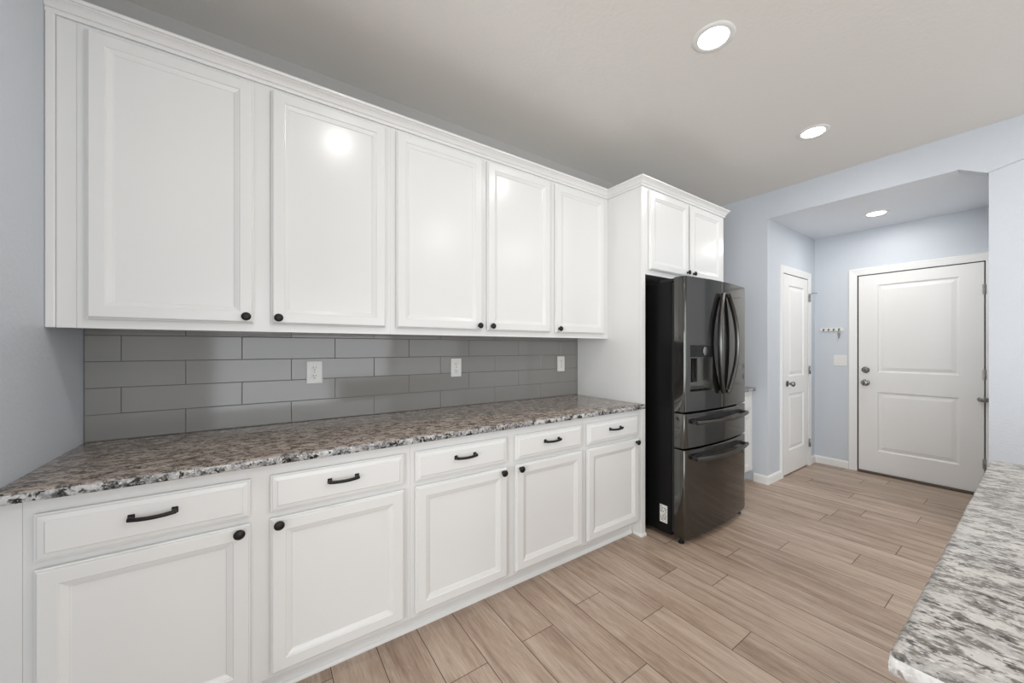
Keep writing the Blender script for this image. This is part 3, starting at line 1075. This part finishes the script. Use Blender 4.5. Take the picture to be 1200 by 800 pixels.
def h_handle(parent, z):
    bm = BM()
    x0, x1 = 2.335, 3.045
    pts = []
    n = 24
    for i in range(n + 1):
        t = -1 + 2 * i / n
        y = -0.945 - 0.040 * (1 - t * t)
        pts.append(((x0 + x1) / 2 + t * (x1 - x0) / 2, y, z - 0.006 * (1 - t * t)))
    bar(bm, pts, 0.010, 0.014, (0, 0, 1))
    for x in (x0 + 0.011, x1 - 0.011):
        box(bm, x - 0.010, x + 0.010, -0.950, front_y(x) + 0.001, z - 0.012, z + 0.012, 0.002, 1)
    link('handle', bm, M['fridge_handle'], parent, 40, 'curved dark steel drawer pull')
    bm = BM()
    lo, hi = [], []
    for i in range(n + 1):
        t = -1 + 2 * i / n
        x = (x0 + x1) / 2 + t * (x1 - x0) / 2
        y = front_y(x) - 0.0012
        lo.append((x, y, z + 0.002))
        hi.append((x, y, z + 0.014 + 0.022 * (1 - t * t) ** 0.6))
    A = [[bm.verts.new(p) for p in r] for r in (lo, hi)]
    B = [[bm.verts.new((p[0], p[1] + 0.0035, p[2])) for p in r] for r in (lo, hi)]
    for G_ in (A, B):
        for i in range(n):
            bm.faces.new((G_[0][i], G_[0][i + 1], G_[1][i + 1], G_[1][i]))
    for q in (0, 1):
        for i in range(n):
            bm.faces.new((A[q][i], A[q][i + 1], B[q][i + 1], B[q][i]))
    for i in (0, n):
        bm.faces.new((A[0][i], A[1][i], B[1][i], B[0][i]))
    link('pull_shade_plate', bm, M['gasket'], parent, None, 'black plate standing in for the shade behind the pull')  # raised black crescent painting the shade between pull and drawer
h_handle(dr1, 0.812)
h_handle(dr2, 0.572)
# hinge covers, feet, side sticker
for x in (FX[0] + 0.055, FX[1] - 0.055):
    bm = BM(); box(bm, x - 0.045, x + 0.045, -0.86, -0.70, 1.7585, 1.778, 0.004, 2)
    link('hinge_cover', bm, M['gasket'], fr)
for x in (FX[0] + 0.03, FX[1] - 0.05):
    for y in (-0.855, -0.10):
        bm = BM()
        zt_ = 0.0465 if y < -0.5 else 0.036
        lathe(bm, [(0.0, 0.0), (0.020, 0.0), (0.020, 0.010), (0.009, 0.014), (0.009, zt_), (0.0, zt_)], (x, y, 0.0), (0, 0, 1), 16)
        link('foot', bm, M['gasket'], fr)
bm = BM(); box(bm, FX[0] - 0.0008, FX[0] - 0.0001, -0.770, -0.711, 0.102, 0.222)
st = link('sticker', bm, M['label'], fr, label='white printed sticker on the black side')
bm = BM()
rr = random.Random(5)
for i in range(9):
    z = 0.212 - i * 0.012
    y = -0.716
    while y > -0.764:
        l = rr.uniform(0.004, 0.016)
        if rr.random() < 0.8:
            box(bm, FX[0] - 0.0012, FX[0] - 0.0009, max(y - l, -0.766), y, z - 0.0028, z + 0.0028)
        y -= l + 0.004
link('print', bm, M['ink'], st)
# dark block standing in for the shaded cavity at the top left of the body
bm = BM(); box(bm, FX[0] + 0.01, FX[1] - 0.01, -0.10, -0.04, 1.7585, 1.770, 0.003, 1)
link('rear_shade_block', bm, M['gasket'], fr)

# ------------------------------------------------------------------ hooks, keys, switch
hr = thing('hook_rail', 'small white wall rail with four metal hooks beside the wide door', 'hook rail', (XF, -0.88, 1.50))
bm = BM(); box(bm, XF - 0.012, XF - 0.0005, -0.985, -0.778, 1.490, 1.528, 0.003, 2)
link('rail_board', bm, M['plastic'], hr)
HK = [-0.812, -0.858, -0.904, -0.950]
for y in HK:
    bm = BM()
    lathe(bm, [(0.0, 0.0), (0.009, 0.0), (0.009, 0.003), (0.004, 0.004), (0.0, 0.004)], (XF - 0.012, y, 1.512), (-1, 0, 0), 14)
    pts = []
    for i in range(9):
        a = math.pi * i / 8
        pts.append((XF - 0.014 - 0.012 * (1 - math.cos(a)), y, 1.504 - 0.013 * math.sin(a) + (0.004 if i == 8 else 0)))
    pts.append((XF - 0.040, y, 1.514))
    bar(bm, pts, 0.003, 0.003, (0, 1, 0))
    link('hook', bm, M['nickel'], hr, 40, 'small metal hook')
ky = thing('key_ring', 'keys on a ring hanging from the rightmost hook of the white rail', 'keys', (XF - 0.026, HK[3], 1.45))
bm = BM()
pts = [(XF - 0.026, HK[3] + 0.012 * math.sin(a), 1.488 - 0.012 + 0.012 * math.cos(a)) for a in [2 * math.pi * i / 16 for i in range(17)]]
bar(bm, pts, 0.0012, 0.0012, (1, 0, 0))
link('ring', bm, M['nickel'], ky, 40)
for dx, dy in ((0.002, 0.003), (-0.003, -0.006)):
    bm = BM()
    box(bm, XF - 0.027 + dx, XF - 0.025 + dx, HK[3] + dy - 0.009, HK[3] + dy + 0.009, 1.440, 1.466, 0.0008, 1)
    box(bm, XF - 0.027 + dx, XF - 0.025 + dx, HK[3] + dy - 0.004, HK[3] + dy + 0.004, 1.412, 1.441)
    link('key', bm, M['nickel'], ky)
sw = thing('light_switch', 'white double light switch on the blue wall below the hook rail', 'light switch', (XF, -0.957, 1.17))
bm = BM(); box(bm, XF - 0.006, XF - 0.0005, -1.015, -0.900, 1.110, 1.228, 0.003, 2)
link('cover_plate', bm, M['plastic'], sw)
for y in (-0.982, -0.933):
    bm = BM(); box(bm, XF - 0.009, XF - 0.0055, y - 0.016, y + 0.016, 1.136, 1.202, 0.0015, 1)
    link('rocker', bm, M['plastic'], sw)
